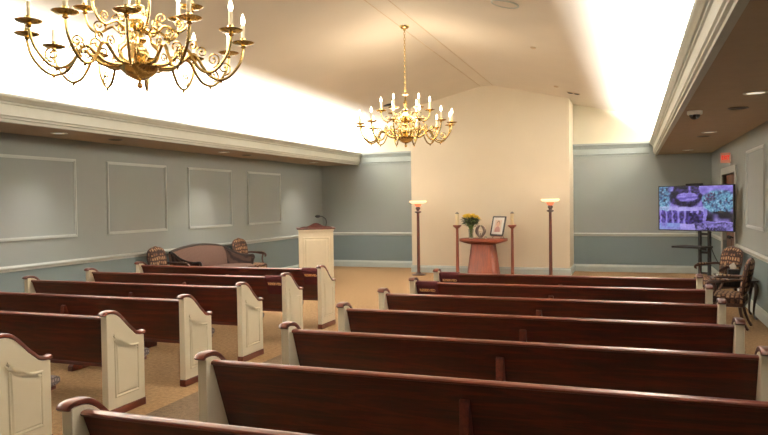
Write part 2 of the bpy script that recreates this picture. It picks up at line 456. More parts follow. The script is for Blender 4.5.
# ------------------------------------------------------------------ pews
PL = 1.51           # half length between the ends
cap_path = [(-.078, .848), (-.068, .864), (-.04, .872), (.02, .870), (.06, .858), (.10, .832), (.15, .786), (.20, .736), (.255, .69), (.295, .658), (.34, .643), (.385, .638), (.418, .645)]
cap_s = [(p.x, p.y) for p in spline([(a, b, 0) for a, b in cap_path], 4)]
def build_end(root, side):
    """side +1: outer face towards +x"""
    xi, xo = side * PL, side * (PL + .06)
    a, b = min(xi, xo), max(xi, xo)
    top = [(y, z - .018) for y, z in cap_s if -.055 <= y <= .394]
    prof = [(-.055, .065)] + [(.395, .065)] + [(.395, top[-1][1])] + top[::-1] + [(-.055, top[0][1])]
    e = MB().prism(prof, a, b, 'x').build('end_panel', M['cream'], root, bevel=.004)
    # wooden cap: rounded section swept along the S curve
    m = MB(); n = len(cap_s); sec = 10; xc = .5 * (a + b); vs = []; fs = []
    for i, (y, z) in enumerate(cap_s):
        p0 = Vector(cap_s[max(i - 1, 0)]); p1 = Vector(cap_s[min(i + 1, n - 1)]); t = (p1 - p0).normalized(); nn = Vector((-t.y, t.x))
        k = 1.0
        if i < 6: k = 1.05 - .01 * i
        if i == 0 or i == n - 1: k = .5
        hw, hh = .035 * (1 if k > .6 else .8), .0165 * k
        for q in range(sec):
            an = 2 * PI * q / sec
            cx = math.copysign(abs(math.cos(an)) ** .5, math.cos(an)); cz = math.copysign(abs(math.sin(an)) ** .7, math.sin(an))
            off = nn * (hh * cz)
            vs.append((xc + hw * cx, y + off.x, z + off.y))
    for i in range(n - 1):
        for q in range(sec):
            fs.append((i * sec + q, i * sec + (q + 1) % sec, (i + 1) * sec + (q + 1) % sec, (i + 1) * sec + q))
    fs += [tuple(range(sec)), tuple((n - 1) * sec + q for q in range(sec))]
    m.add(vs, fs).build('cap', M['cap_wood'], e)
    MB().box(a - .004, b + .004, -.061, .401, 0, .066).build('plinth', M['cap_wood'], e, bevel=.004)
    # raised panel on the outer face, its head following the cap
    head = [(p.x, p.y) for p in spline([(.025, .69, 0), (.055, .65, 0), (.095, .613, 0), (.15, .585, 0), (.22, .569, 0), (.325, .562, 0)], 4)]
    out = [(.025, .15), (.325, .15)] + head[::-1]
    lev = [(0, 0), (.007, .009), (.016, .009), (.024, .001), (.038, .010)]
    vs = []; n = len(out); fs = []
    for d_, h_ in lev:
        for y, z in inset(out, d_): vs.append((xo + side * h_, y, z))
    for j in range(len(lev) - 1):
        for k in range(n): fs.append((j * n + k, j * n + (k + 1) % n, (j + 1) * n + (k + 1) % n, (j + 1) * n + k))
    fs.append(tuple((len(lev) - 1) * n + k for k in range(n)))
    MB().add(vs, fs).build('raised_panel', M['cream'], e, smooth=False)

def make_pew():
    root = thing('pew', None, 'pew')
    back = [(.004, .81), (.17, .385), (.205, .385), (.039, .81)]
    bk = MB().prism(back, -PL, PL, 'x').build('backrest', M['mahogany'], root, bevel=.002)
    tr = [(-.006, .808), (-.011, .817), (-.006, .827), (.012, .832), (.036, .830), (.046, .822), (.048, .812), (.042, .804), (.004, .804)]
    MB().prism(tr, -PL, PL, 'x').build('top_rail', M['rail_wood'], bk, bevel=.002)
    # upright strip on the back
    yr = lambda z: (.82 - z) * .391
    st = [(yr(.72) + .012, .728), (yr(.70) - .026, .71), (yr(.70) - .03, .69), (yr(.70) - .03, .37), (yr(.40) + .004, .37)]
    MB().prism(st, -.026, .026, 'x').build('back_batten', M['cap_wood'], bk, bevel=.003)
    MB().box(-PL, PL, .165, .21, .362, .392).build('bottom_rail', M['mahogany'], bk, bevel=.003)
    MB().box(-PL, PL, .19, .50, .372, .40).build('seat', M['mahogany'], root, bevel=.003)
    cu = [(.185, .402), (.515, .402), (.542, .412), (.551, .432), (.545, .455), (.52, .468), (.36, .462), (.165, .45), (.165, .425)]
    MB().prism(cu, -PL + .005, PL - .005, 'x').build('seat_cushion', M['cushion'], root, bevel=.006)
    MB().prism([(.10, 0), (.45, 0), (.45, .05), (.40, .10), (.44, .372), (.21, .372), (.16, .1), (.10, .05)], -.03, .03, 'x').build('center_support', M['mahogany'], root, bevel=.003)
    build_end(root, -1); build_end(root, 1)
    return root

ordw = ['front', 'second', 'third', 'fourth', 'fifth', 'sixth', 'seventh']
pew0 = make_pew(); used = False
RX = -2.33 + PL; LX = -4.10 - PL
rows = [(RX, 8.5 - 1.0153 * i, 'right', i) for i in range(7)] + [(LX, 8.64 - 1.03 * i, 'left', i) for i in range(6)]
for x, y, side, i in rows:
    p = pew0 if not used else copy_tree(pew0); used = True
    p.location = (x, y, 0)
    extra = ' with burgundy reserved cloth' if i < 2 else ''
    where = {6: 'nearest the camera'}.get(i, '')
    if side == 'left' and i == 5: where = 'nearest the camera'
    tag(p, ('mahogany pew with cream ends, %s in the %s bank%s %s' % (ordw[i] if i else 'first', side, extra, where)).strip(), 'pew', 'mahogany pews in the %s bank' % side)

# burgundy cloths over the first two rows each side
def make_cloth():
    r = thing('reserved_cloth', None, 'cloth')
    yr = lambda z: (.82 - z) * .391
    path = [(yr(.60) - .006, .60), (yr(.70) - .007, .70), (-.014, .785), (-.019, .812), (-.012, .832), (.012, .839), (.042, .837), (.056, .826), (.06, .80), (.066, .78), (yr(.62) + .046, .62)]
    out = []
    n = len(path)
    for i, (y, z) in enumerate(path):
        t = (Vector(path[min(i + 1, n - 1)]) - Vector(path[max(i - 1, 0)])).normalized(); nn = Vector((-t.y, t.x))
        out.append((y + nn.x * .005, z + nn.y * .005))
    MB().prism(path + out[::-1], -.125, .125, 'x').build('fabric', M['velvet'], r)
    ya, yb_ = yr(.70) - .007, -.014
    ang = math.atan2(ya - yb_, .085); zt = .735; yt = ya + (yb_ - ya) * (zt - .70) / .085
    MB().box(-.1, .1, -.001, .001, -.027, .027).xf(Matrix.Translation((0, yt - .0065, zt)) @ Matrix.Rotation(ang, 4, 'X')).build('woven_label', M['velvet'], r)
    lettering('lettering', 'RESERVED', .05, M['gold'], r, (0, yt - .009, zt), (PI / 2 + ang, 0, 0), .001, .185)
    return r
cl0 = make_cloth()
for j, (x, row, side, lab) in enumerate([(-2.33 + .135, 0, 8.5, 'burgundy reserved cloth over the first pew of the right bank, beside its aisle end'),
                              (-2.33 + .135, 1, 7.4847, 'burgundy reserved cloth over the second pew of the right bank, beside its aisle end'),
                              (-4.10 - .135, 0, 8.64, 'burgundy reserved cloth over the first pew of the left bank, beside its aisle end'),
                              (-4.10 - .135, 1, 7.61, 'burgundy reserved cloth over the second pew of the left bank, beside its aisle end')]):
    c = cl0 if j == 0 else copy_tree(cl0)
    c.location = (x, side, 0); tag(c, lab, 'cloth', 'reserved cloths over pew backs')

# aisle runner
tag(MB().box(-3.82, -2.66, YF + .1, 8.3, 0.0, .006).build('aisle_runner', M['runner'], smooth=False), 'brown speckled carpet runner down the aisle between the pew banks', 'carpet')

# ------------------------------------------------------------------ chandeliers
def scroll(c, r0, turns, a0, dirn, n=18):
    """flat spiral in the (r, z) plane"""
    return [(c[0] + r0 * (1 - .78 * i / n) * math.cos(a0 + dirn * 2 * PI * turns * i / n), c[1] + r0 * (1 - .78 * i / n) * math.sin(a0 + dirn * 2 * PI * turns * i / n)) for i in range(n + 1)]
def chandelier(loc, label):
    root = thing('chandelier', label, 'chandelier', loc, 0, 'brass chandeliers under the ridge')
    b = M['brass']
    # baluster column, z from the bottom finial (local 0) up
    prof = [(0, 0), (.012, .004), (.022, .018), (.02, .034), (.008, .046), (.012, .056), (.05, .07), (.09, .09), (.12, .12), (.134, .145), (.138, .155), (.125, .16), (.06, .165),
            (.035, .18), (.045, .2), (.062, .23), (.065, .26), (.05, .285), (.03, .30), (.028, .32), (.05, .335), (.055, .345), (.05, .355), (.03, .37), (.035, .40), (.06, .43), (.072, .465),
            (.06, .50), (.032, .525), (.024, .55), (.045, .565), (.048, .58), (.02, .595), (.016, .64), (.03, .665), (.036, .69), (.022, .715), (.012, .74), (.012, .80), (.05, .815), (.052, .825), (.014, .835), (.012, .87), (.02, .885), (.0, .90)]
    MB().lathe(prof, 28).build('column', b, root)
    # chain and canopy
    m = MB(); z = .88; top = RIDGE - loc[2] - .05; k = 0
    while z < top:
        pts = []
        for i in range(13):
            a = 2 * PI * i / 12
            u, v = .013 * math.cos(a), .027 * math.sin(a)
            pts.append((u if k % 2 == 0 else 0, 0 if k % 2 == 0 else u, z + .022 + v))
        m.tube(pts, .0042, 6); z += .043; k += 1
    m.build('chain', b, root)
    t = RIDGE - loc[2]
    MB().lathe([(.0, t - .075), (.02, t - .07), (.022, t - .05), (.055, t - .04), (.075, t - .02), (.08, t), (0, t)], 24).build('ceiling_canopy', b, root)
    def arm(r_end, path, z_dish, scr, rad, drop):
        a = MB()
        P = spline([(x, 0, zz) for x, zz in path], 6)
        a.tube(P, lerp_list([rad * 1.15, rad, rad * .95, rad * .9], len(P)), 8)
        for c, r0, turns, a0, dr in scr:
            S = scroll(c, r0, turns, a0, dr); a.tube([(x, 0, zz) for x, zz in S], lerp_list([rad * .62, rad * .4], len(S)), 6)
            e = S[-1]; a.ball((e[0], 0, e[1]), rad * .9, 8)
        for x, zz in drop: a.lathe([(0, -.022), (.008, -.016), (.005, -.008), (.013, 0), (.005, .008), (0, .012)], 8, (x, 0, zz))
        ao = a.build('arm', b, root)
        d = [(.006, -.032), (.014, -.028), (.02, -.02), (.012, -.012), (.02, -.006), (.06, .0), (.078, .008), (.082, .014), (.078, .016), (.05, .008), (.02, .006), (.018, .03), (.02, .045), (.016, .046), (0, .046)]
        MB().lathe(d, 20, (r_end, 0, z_dish)).build('drip_pan', b, ao)
        MB().lathe([(.0145, .02), (.0145, .135), (.012, .14), (0, .141)], 12, (r_end, 0, z_dish)).build('candle_sleeve', M['candle'], ao)
        MB().lathe([(.007, .138), (.014, .153), (.0165, .168), (.014, .188), (.008, .208), (.003, .222), (0, .226)], 12, (r_end, 0, z_dish)).build('bulb', M['bulb'], ao)
        return ao
    low = arm(.73, [(.06, .172), (.16, .155), (.245, .165), (.31, .215), (.355, .25), (.40, .235), (.44, .165), (.495, .10), (.57, .08), (.64, .12), (.705, .21), (.73, .31)], .345,
              [((.59, .165), .052, 1.4, -PI / 2, 1), ((.43, .275), .042, 1.25, PI, -1), ((.30, .275), .05, 1.3, -PI / 2, 1)], .0115, [(.565, .066)])
    up = arm(.38, [(.03, .44), (.08, .40), (.13, .40), (.18, .44), (.22, .43), (.28, .40), (.335, .425), (.368, .48), (.38, .53)], .565,
             [((.285, .455), .04, 1.3, -PI / 2, 1), ((.165, .495), .045, 1.3, -PI / 2, -1)], .0095, [(.28, .388)])
    for proto, n, off in ((low, 12, .07), (up, 6, .35)):
        for i in range(n):
            a = proto if i == 0 else copy_tree(proto, root)
            a.rotation_euler = (0, 0, off + 2 * PI * i / n)
    # small S brackets between column and bowl
    s = MB(); P = spline([(.05, 0, .175), (.13, 0, .21), (.15, 0, .28), (.10, 0, .33), (.085, 0, .39), (.12, 0, .43), (.15, 0, .41), (.14, 0, .38)], 5)
    s.tube(P, lerp_list([.010, .008, .006], len(P)), 7)
    so = s.build('scroll_bracket', b, root)
    for i in range(6):
        q = so if i == 0 else copy_tree(so, root)
        q.rotation_euler = (0, 0, .1 + PI / 3 * i)
    return root
ch_near = chandelier((-3.30, 4.03, 2.585), 'large brass candle chandelier nearest the camera, at upper left of the photo')
ch_far = chandelier((-3.30, 10.17, 2.60), 'smaller-looking brass candle chandelier on a long chain before the altar wall')

# ------------------------------------------------------------------ armchairs
def smooth_outline(pts, k=5):
    P = [Vector((a, b, 0)) for a, b in pts]; n = len(P); out = []
    for i in range(n):
        p0, p1, p2, p3 = P[i - 1], P[i], P[(i + 1) % n], P[(i + 2) % n]
        for j in range(k):
            t = j / k
            q = 0.5 * ((2 * p1) + (p2 - p0) * t + (2 * p0 - 5 * p1 + 4 * p2 - p3) * t * t + (3 * p1 - p0 - 3 * p2 + p3) * t ** 3)
            out.append((q.x, q.y))
    return out
def make_armchair():
    """faces +y, origin on the floor under the seat"""
    r = thing('armchair', None, 'chair')
    dw = M['dark_wood']
    seat = smooth_outline([(-.27, -.24), (0, -.25), (.27, -.24), (.30, 0), (.31, .24), (.2, .295), (0, .31), (-.2, .295), (-.31, .24), (-.30, 0)], 4)
    m = MB(); n = len(seat); rings = [(.97, .36), (1, .38), (1.01, .42), (1, .455), (.94, .475), (.75, .49), (.4, .50)]
    vs = []; fs = []
    for s, z in rings: vs += [(x * s, y * s, z) for x, y in seat]
    for j in range(len(rings) - 1):
        for k in range(n): fs.append((j * n + k, j * n + (k + 1) % n, (j + 1) * n + (k + 1) % n, (j + 1) * n + k))
    fs += [tuple(range(n)), tuple((len(rings) - 1) * n + k for k in range(n))]
    m.add(vs, fs).build('seat', M['chair_fabric'], r)
    m = MB(); vs = []
    for s, z in ((.96, .32), (1.0, .325), (1.0, .372), (.96, .376)): vs += [(x * s, y * s, z) for x, y in seat]
    fs = [(j * n + k, j * n + (k + 1) % n, (j + 1) * n + (k + 1) % n, (j + 1) * n + k) for j in range(3) for k in range(n)] + [tuple(range(n)), tuple(3 * n + k for k in range(n))]
    m.add(vs, fs).build('seat_rail', dw, r)
    ol = smooth_outline([(-.20, .47), (0, .46), (.20, .47), (.245, .60), (.265, .76), (.25, .90), (.17, .965), (.07, .985), (0, 1.0), (-.07, .985), (-.17, .965), (-.25, .90), (-.265, .76), (-.245, .60)], 4)
    bk = MB().pillow(ol, -.16, -.28, 5, lean=-.2, z_ref=.48).build('backrest', M['chair_fabric'], r)
    fr = [(x, -.22 - .2 * (z - .48), z) for x, z in ol]; fr.append(fr[0])
    MB().tube(fr, .014, 7).build('back_frame', dw, bk)
    for s in (-1, 1):
        P = spline([(s * .245, -.25, .70), (s * .30, -.14, .70), (s * .335, .04, .685), (s * .34, .17, .67), (s * .335, .21, .64), (s * .33, .18, .615)], 5)
        a = MB().tube(P, lerp_list([.016, .02, .024, .026, .02, .014], len(P)), 8)
        P = spline([(s * .335, .13, .665), (s * .345, .10, .58), (s * .315, .14, .49), (s * .30, .19, .40), (s * .30, .2, .35)], 5)
        a.tube(P, lerp_list([.018, .016, .02], len(P)), 8)
        ao = a.build('arm', dw, r)
        MB().pillow(smooth_outline([(-.025, -.11), (.025, -.11), (.028, .0), (.025, .11), (-.025, .11), (-.028, 0)], 3), .018, -.012, 3).xf(Matrix.Translation((s * .335, .04, .703)) @ Matrix.Rotation(PI / 2, 4, 'X') @ Matrix.Rotation(PI, 4, 'Z')).build('arm_pad', M['chair_fabric'], ao)
        P = spline([(s * .26, .22, .35), (s * .275, .245, .27), (s * .26, .235, .15), (s * .25, .235, .06), (s * .262, .26, .02), (s * .266, .27, .0)], 5)
        MB().tube(P, lerp_list([.034, .04, .024, .017, .02, .024], len(P)), 8).build('leg', dw, r)
        P = spline([(s * .21, -.19, .36), (s * .21, -.21, .22), (s * .215, -.25, .1), (s * .22, -.30, .0)], 5)
        MB().tube(P, lerp_list([.026, .022, .018, .02], len(P)), 8).build('leg', dw, r)
    return r
ac = make_armchair()
places = [((1.21, 10.28), R(90 - 14), 'patterned armchair against the right wall, seen side-on, nearest the pews', 'right'),
          ((1.31, 12.25), R(122), 'patterned armchair in the right corner behind the tissue box, below the television', 'right'),
          ((-7.60, 9.95), R(-90), 'patterned armchair at the near end of the settee on the left wall', 'left'),
          ((-7.58, 12.60), R(-96), 'patterned armchair with open arms between the settee and the lectern', 'left')]
for i, (xy, rz, lab, g) in enumerate(places):
    a = ac if i == 0 else copy_tree(ac)
    a.location = (xy[0], xy[1], 0); a.rotation_euler = (0, 0, rz); a.scale = (.9, .92, .945 if g == 'right' else 1.02)
    tag(a, lab, 'chair', 'patterned armchairs along the side walls')

# ------------------------------------------------------------------ settee (faces +y locally)
def make_settee(loc, rz):
    r = thing('settee', 'camel-backed settee in mauve brown fabric with dark carved frame by the left wall', 'sofa', loc, rz)
    W = .86; dw = M['black_wood']
    zt = lambda x: .86 + .09 * max(0, math.cos(x / W * PI / 2)) ** .7
    n = 24
    topl = [(-W + 2 * W * i / n) for i in range(n + 1)]
    ol = [(-W, .40), (W, .40)] + [(x, zt(x)) for x in topl[::-1]]
    m = MB(); 
    yb = lambda z: -.30 - .16 * (z - .4)
    vs = []; fs = []
    rowsn = 6
    for i, x in enumerate(topl):
        for j in range(rowsn + 1):
            z = .40 + (zt(x) - .40) * j / rowsn
            puff = .05 * math.sin(PI * min(1, j / rowsn)) ** .5
            vs.append((x, yb(z) + .05 + puff, z))
    q = rowsn + 1
    for i in range(n):
        for j in range(rowsn): fs.append((i * q + j, (i + 1) * q + j, (i + 1) * q + j + 1, i * q + j + 1))
    off = len(vs)
    for i, x in enumerate(topl):
        for j in range(rowsn + 1):
            z = .40 + (zt(x) - .40) * j / rowsn
            vs.append((x, yb(z) - .04, z))
    for i in range(n):
        for j in range(rowsn): fs.append((off + i * q + j, off + i * q + j + 1, off + (i + 1) * q + j + 1, off + (i + 1) * q + j))
        fs.append((i * q, off + i * q, off + (i + 1) * q, (i + 1) * q)); fs.append((i * q + rowsn, (i + 1) * q + rowsn, off + (i + 1) * q + rowsn, off + i * q + rowsn))
    fs += [(j, j + 1, off + j + 1, off + j) for j in range(rowsn)] + [(n * q + j, off + n * q + j, off + n * q + j + 1, n * q + j + 1) for j in range(rowsn)]
    bk = m.add(vs, fs).build('backrest', M['settee_fabric'], r)
    MB().tube([(x, yb(zt(x)), zt(x) + .012) for x in topl], .03, 8).build('crest_rail', dw, bk)
    # seat
    prof = [(-.30, .30), (.36, .30), (.40, .33), (.41, .45), (.38, .52), (.30, .55), (-.30, .535)]
    MB().prism(prof, -W + .02, W - .02, 'x').build('seat', M['settee_fabric'], r, bevel=.02, seg=3)
    MB().prism([(-.32, .24), (.40, .24), (.41, .26), (.41, .30), (.40, .32), (-.32, .32)], -W, W, 'x').build('seat_rail', dw, r, bevel=.006)
    for s in (-1, 1):
        path = [(s * W, yb(.86) + .01, .865), (s * (W + .03), -.27, .83), (s * (W + .06), -.14, .76), (s * (W + .075), .04, .705), (s * (W + .08), .20, .69), (s * (W + .08), .30, .70)]
        P = spline(path, 5)
        vs = []
        for p in P: vs += [(p.x, p.y, p.z), (s * (W - .03), p.y, .30), (p.x - s * .07, p.y, p.z), (s * (W - .09), p.y, .30)]
        m = MB(); fs = []
        for i in range(len(P) - 1):
            a, b_ = i * 4, i * 4 + 4
            fs += [(a, b_, b_ + 1, a + 1), (a + 2, a + 3, b_ + 3, b_ + 2), (a, a + 2, b_ + 2, b_)]
        e = (len(P) - 1) * 4; fs += [(0, 1, 3, 2), (e, e + 2, e + 3, e + 1)]
        ao = m.add(vs, fs).build('arm', M['arm_fabric'], r)
        t = MB().tube([(p.x - s * .03, p.y, p.z + .012) for p in P], .026, 8)
        S = [(s * (W + .05), .30 + .045 * math.sin(a) * (1 - a / 12), .668 + .045 * math.cos(a) * (1 - a / 12)) for a in [i * .5 for i in range(17)]]
        t.tube(S, .02, 8)
        t.tube(spline([(s * (W + .05), .32, .64), (s * (W + .02), .30, .5), (s * (W - .01), .35, .40), (s * (W - .02), .37, .30)], 5), .024, 8)
        t.build('arm_rail', dw, ao)
        P = spline([(s * (W - .06), .34, .28), (s * (W - .04), .37, .2), (s * (W - .06), .34, .09), (s * (W - .05), .37, .02), (s * (W - .05), .375, 0)], 5)
        MB().tube(P, lerp_list([.04, .04, .022, .02, .024], len(P)), 8).build('leg', dw, r)
        P = spline([(s * (W - .06), -.28, .28), (s * (W - .06), -.30, .12), (s * (W - .06), -.36, 0)], 5)
        MB().tube(P, lerp_list([.03, .022, .02], len(P)), 8).build('leg', dw, r)
    return r
make_settee((-7.58, 11.29, 0), R(-90))

# ------------------------------------------------------------------ lectern with microphone
lc = thing('lectern', 'cream panelled lectern with dark wooden top beside the left wall', 'lectern', (-6.33, 13.2, 0), R(28))
b0 = MB().box(-.36, .36, -.24, .24, .09, 1.20).build('body', M['white_paint'], lc, bevel=.004)
MB().box(-.38, .38, -.26, .26, 0, .10).build('plinth', M['white_paint'], lc, bevel=.006)
def raised(name, x0, x1, z0, z1, y, mat, parent):
    out = [(x0, z0), (x1, z0), (x1, z1), (x0, z1)]; lev = [(0, 0), (.012, .012), (.025, .012), (.04, .002), (.075, .012)]
    vs = []; fs = []
    for d_, h_ in lev: vs += [(a, y - h_, b_) for a, b_ in inset(out, d_)]
    for j in range(4):
        for k in range(4): fs.append((j * 4 + k, j * 4 + (k + 1) % 4, (j + 1) * 4 + (k + 1) % 4, (j + 1) * 4 + k))
    fs.append(tuple(16 + k for k in range(4)))
    return MB().add(vs, fs).build(name, mat, parent, smooth=False)
raised('raised_panel', -.28, .28, .18, 1.04, -.24, M['white_paint'], b0)
MB().prism([(-.27, 1.165), (-.255, 1.19), (-.255, 1.2), (.255, 1.2), (.255, 1.165)], -.37, .37, 'x').build('cornice', M['white_paint'], b0)
tp = MB().box(-.40, .40, -.28, .28, 1.20, 1.232).build('top', M['cap_wood'], lc, bevel=.01)
sl = [(x, 1.235 + .10 * math.exp(-(x / .15) ** 2) + .02 * math.exp(-((abs(x) - .26) / .07) ** 2)) for x in [-.34 + .68 * i / 30 for i in range(31)]]
MB().prism([(-.34, 1.23), (.34, 1.23)] + sl[::-1], -.22, -.19, 'y').build('crest', M['cap_wood'], tp)
mc = thing('microphone', 'black gooseneck microphone curving above the lectern top', 'microphone', (-6.14, 13.32, 1.232))
MB().lathe([(.045, 0), (.045, .012), (.02, .02), (.012, .04), (0, .042)], 16).build('base', M['black'], mc)
P = spline([(0, 0, .03), (.01, 0, .10), (.0, -.01, .17), (-.06, -.03, .225), (-.11, -.04, .235)], 6)
MB().tube(P, .011, 8).build('gooseneck', M['black'], mc)
MB().ball((-.165, -.055, .235), .034, 12, (2.0, 1.0, .9)).build('windscreen', M['black'], mc)

# ------------------------------------------------------------------ altar group
YA = 15.6
def octa(hx, hy, c): return [(-hx + c, -hy), (hx - c, -hy), (hx, -hy + c), (hx, hy - c), (hx - c, hy), (-hx + c, hy), (-hx, hy - c), (-hx, -hy + c)]
pt = thing('altar_table', 'reddish wooden altar table with flared top and tapering pedestal before the cream wall', 'table', (-3.215, YA, 0), R(-6))
def loft(rings):
    vs = []; fs = []; n = len(rings[0][0])
    for poly, z in rings: vs += [(x, y, z) for x, y in poly]
    for j in range(len(rings) - 1):
        for k in range(n): fs.append((j * n + k, j * n + (k + 1) % n, (j + 1) * n + (k + 1) % n, (j + 1) * n + k))
    fs += [tuple(range(n))[::-1], tuple((len(rings) - 1) * n + k for k in range(n))]
    return MB().add(vs, fs)
loft([(octa(.36, .24, .07), 0), (octa(.36, .24, .07), .05), (octa(.345, .225, .07), .07), (octa(.255, .17, .06), .79)]).build('pedestal', M['red_wood'], pt)
loft([(octa(.34, .21, .08), .765), (octa(.49, .27, .1), .81), (octa(.525, .285, .11), .825), (octa(.525, .285, .11), .885)]).build('tabletop', M['red_wood_flat'], pt)

def torchiere(x, label):
    t = thing('floor_lamp', label, 'lamp', (x, YA, 0), 0, 'torchiere lamps flanking the altar table')
    MB().lathe([(.16, 0), (.165, .012), (.15, .025), (.09, .035), (.06, .055), (.045, .075), (0, .075)], 28).build('base', M['dark_wood'], t)
    MB().lathe([(.042, .07), (.036, .10), (.038, .14), (.035, .8), (.032, 1.46), (.038, 1.48), (0, 1.48)], 20).build('pole', M['lamp_wood'], t)
    MB().lathe([(.03, 1.475), (.07, 1.49), (.082, 1.505), (.075, 1.52), (.04, 1.53), (.035, 1.55), (.055, 1.575), (.058, 1.60), (.04, 1.63), (.0, 1.63)], 24).build('urn', M['dark_wood'], t)
    MB().lathe([(.04, 1.625), (.07, 1.65), (.09, 1.703), (.06, 1.703), (.03, 1.635)], 24, cap=False).build('shade_cup', M['lamp_pink'], t)
    MB().lathe([(.05, 1.698), (.13, 1.706), (.185, 1.722), (.205, 1.748), (.20, 1.772), (.193, 1.772), (.17, 1.745), (.11, 1.722), (.04, 1.712)], 32, cap=False).build('lamp_shade', M['lamp_glass'], t)
    return t
torchiere(-4.78, 'dark torchiere floor lamp with glowing bowl, left of the altar table')
torchiere(-1.70, 'dark torchiere floor lamp with glowing bowl, right of the altar table')

def candle_stand(x, side):
    t = thing('candle_stand', 'slim reddish wooden candle stand just %s of the altar table' % side, 'candle stand', (x, YA, 0), 0, 'candle stands beside the altar table')
    MB().box(-.12, .12, -.12, .12, 0, .03).build('base', M['red_wood_flat'], t, bevel=.006)
    loft([(octa(.033, .033, .006), .03), (octa(.026, .026, .005), 1.12)]).build('post', M['red_wood'], t)
    loft([(octa(.03, .03, .006), 1.11), (octa(.07, .07, .014), 1.155), (octa(.085, .085, .016), 1.165), (octa(.085, .085, .016), 1.19)]).build('top_plate', M['red_wood_flat'], t)
    c = thing('altar_candle', 'tall cream candle with small metal follower on the %s candle stand' % side, 'candle', (x, YA, 1.19), 0, 'altar candles')
    MB().lathe([(.042, 0), (.042, .262), (.036, .268), (0, .268)], 20).build('wax', M['wax'], c)
    MB().lathe([(.043, .262), (.044, .275), (.03, .29), (.01, .30), (0, .30)], 20).build('follower', M['grey_metal'], c)
    MB().tube([(0, 0, .295), (.001, 0, .318)], .003, 6).build('wick', M['black'], c)
candle_stand(-3.83, 'left'); candle_stand(-2.55, 'right')

# flowers
TT = .885
vz = thing('glass_vase', 'clear glass vase holding yellow flowers on the altar table', 'vase', (-3.49, 15.55, TT))
MB().lathe([(0, 0), (.05, 0), (.055, .01), (.052, .08), (.058, .16), (.07, .215), (.066, .215), (.053, .16), (.047, .08), (.047, .018), (0, .016)], 24).build('body', M['glass'], vz)
bq = thing('bouquet', 'bunch of yellow flowers with dark green leaves in the glass vase', 'flowers', (-3.49, 15.55, TT))
st = MB(); rnd = random.Random(3); heads = []
for i in range(22):
    a = 2.4 * i; rr = .03 + .15 * math.sqrt((i + .5) / 22)
    zz = .45 + .085 * math.cos(rr / .2 * PI / 2) + rnd.uniform(-.03, .03)
    hx, hy = rr * math.cos(a), rr * .75 * math.sin(a); heads.append((hx, hy, zz))
    st.tube(spline([(hx * .12, hy * .12, .025), (hx * .18, hy * .18, .2), (hx * .8, hy * .8, zz - .1), (hx, hy, zz - .02)], 3), .005, 5)
st.build('stems', M['stem'], bq)
lf = MB()
for i in range(150):
    a = rnd.uniform(0, 2 * PI); rr = .04 + .11 * math.sqrt(rnd.random()); z0 = rnd.uniform(.28, .46)
    rr *= min(1, (z0 - .18) / .2)
    c = Vector((rr * math.cos(a), rr * .8 * math.sin(a), z0)); d = Vector((math.cos(a), math.sin(a), rnd.uniform(-.2, .7))).normalized()
    s = d.cross(Vector((0, 0, 1))).normalized() * .036; L = rnd.uniform(.08, .14)
    up = Vector((0, 0, .012))
    lf.add([c, c + d * L * .45 + s + up, c + d * L, c + d * L * .45 - s + up], [(0, 1, 2), (0, 2, 3)])
lf.build('foliage', M['leaf'], bq, smooth=False)
for hx, hy, zz in heads:
    f = MB(); tilt = Vector((hx * 2.2, hy * 2.2, 1)).normalized(); q = Vector((0, 0, 1)).rotation_difference(tilt).to_matrix().to_4x4()
    for ring, (n, L, lift) in enumerate(((9, .060, .010), (7, .046, .030), (4, .028, .046))):
        for k in range(n):
            an = 2 * PI * k / n + ring * .4; ca, sa = math.cos(an), math.sin(an)
            f.add([(0, 0, lift * .3), (L * .6 * ca - .013 * sa, L * .6 * sa + .013 * ca, lift), (L * ca, L * sa, lift + .008), (L * .6 * ca + .013 * sa, L * .6 * sa - .013 * ca, lift)], [(0, 1, 2, 3)])
    f.ball((0, 0, .012), .013, 8)
    f.xf(Matrix.Translation((hx, hy, zz)) @ q).build('blossom', M['petal'], bq, smooth=False)

# keepsake sculpture: two leaf wings around a pale heart
sc = thing('sculpture', 'small pewter sculpture of two wings around a pale heart on the altar table', 'sculpture', (-3.255, 15.5, TT))
MB().lathe([(.06, 0), (.062, .012), (.045, .022), (0, .024)], 20).build('base', M['pewter'], sc)
for s in (-1, 1):
    P = spline([(s * .012, 0, .02), (s * .05, 0, .08), (s * .088, 0, .16), (s * .075, 0, .235), (s * .03, 0, .285), (s * .006, 0, .30)], 6)
    MB().tube(P, lerp_list([.012, .026, .032, .028, .016, .006], len(P)), 10, 1.2).build('wing', M['pewter'], sc)
ht = [(.045 * math.sin(t) ** 3 * 1.0, .003 * (13 * math.cos(t) - 5 * math.cos(2 * t) - 2 * math.cos(3 * t) - math.cos(4 * t)) + .165) for t in [2 * PI * i / 28 for i in range(28)]]
MB().pillow(ht, -.03, .03, 4).build('heart', M['ivory'], sc)
MB().tube([(0, 0, .02), (0, 0, .13)], .012, 8).build('stem', M['pewter'], sc)
# votive
vt = thing('votive_cup', 'tiny pale votive cup between the sculpture and the framed picture', 'candle', (-3.135, 15.48, TT))
MB().lathe([(0, 0), (.022, 0), (.028, .05), (.024, .05), (.02, .01), (0, .01)], 16).build('cup', M['glass'], vt)
MB().lathe([(0, .011), (.018, .011), (.021, .034), (0, .034)], 14).build('wax', M['ivory'], vt)

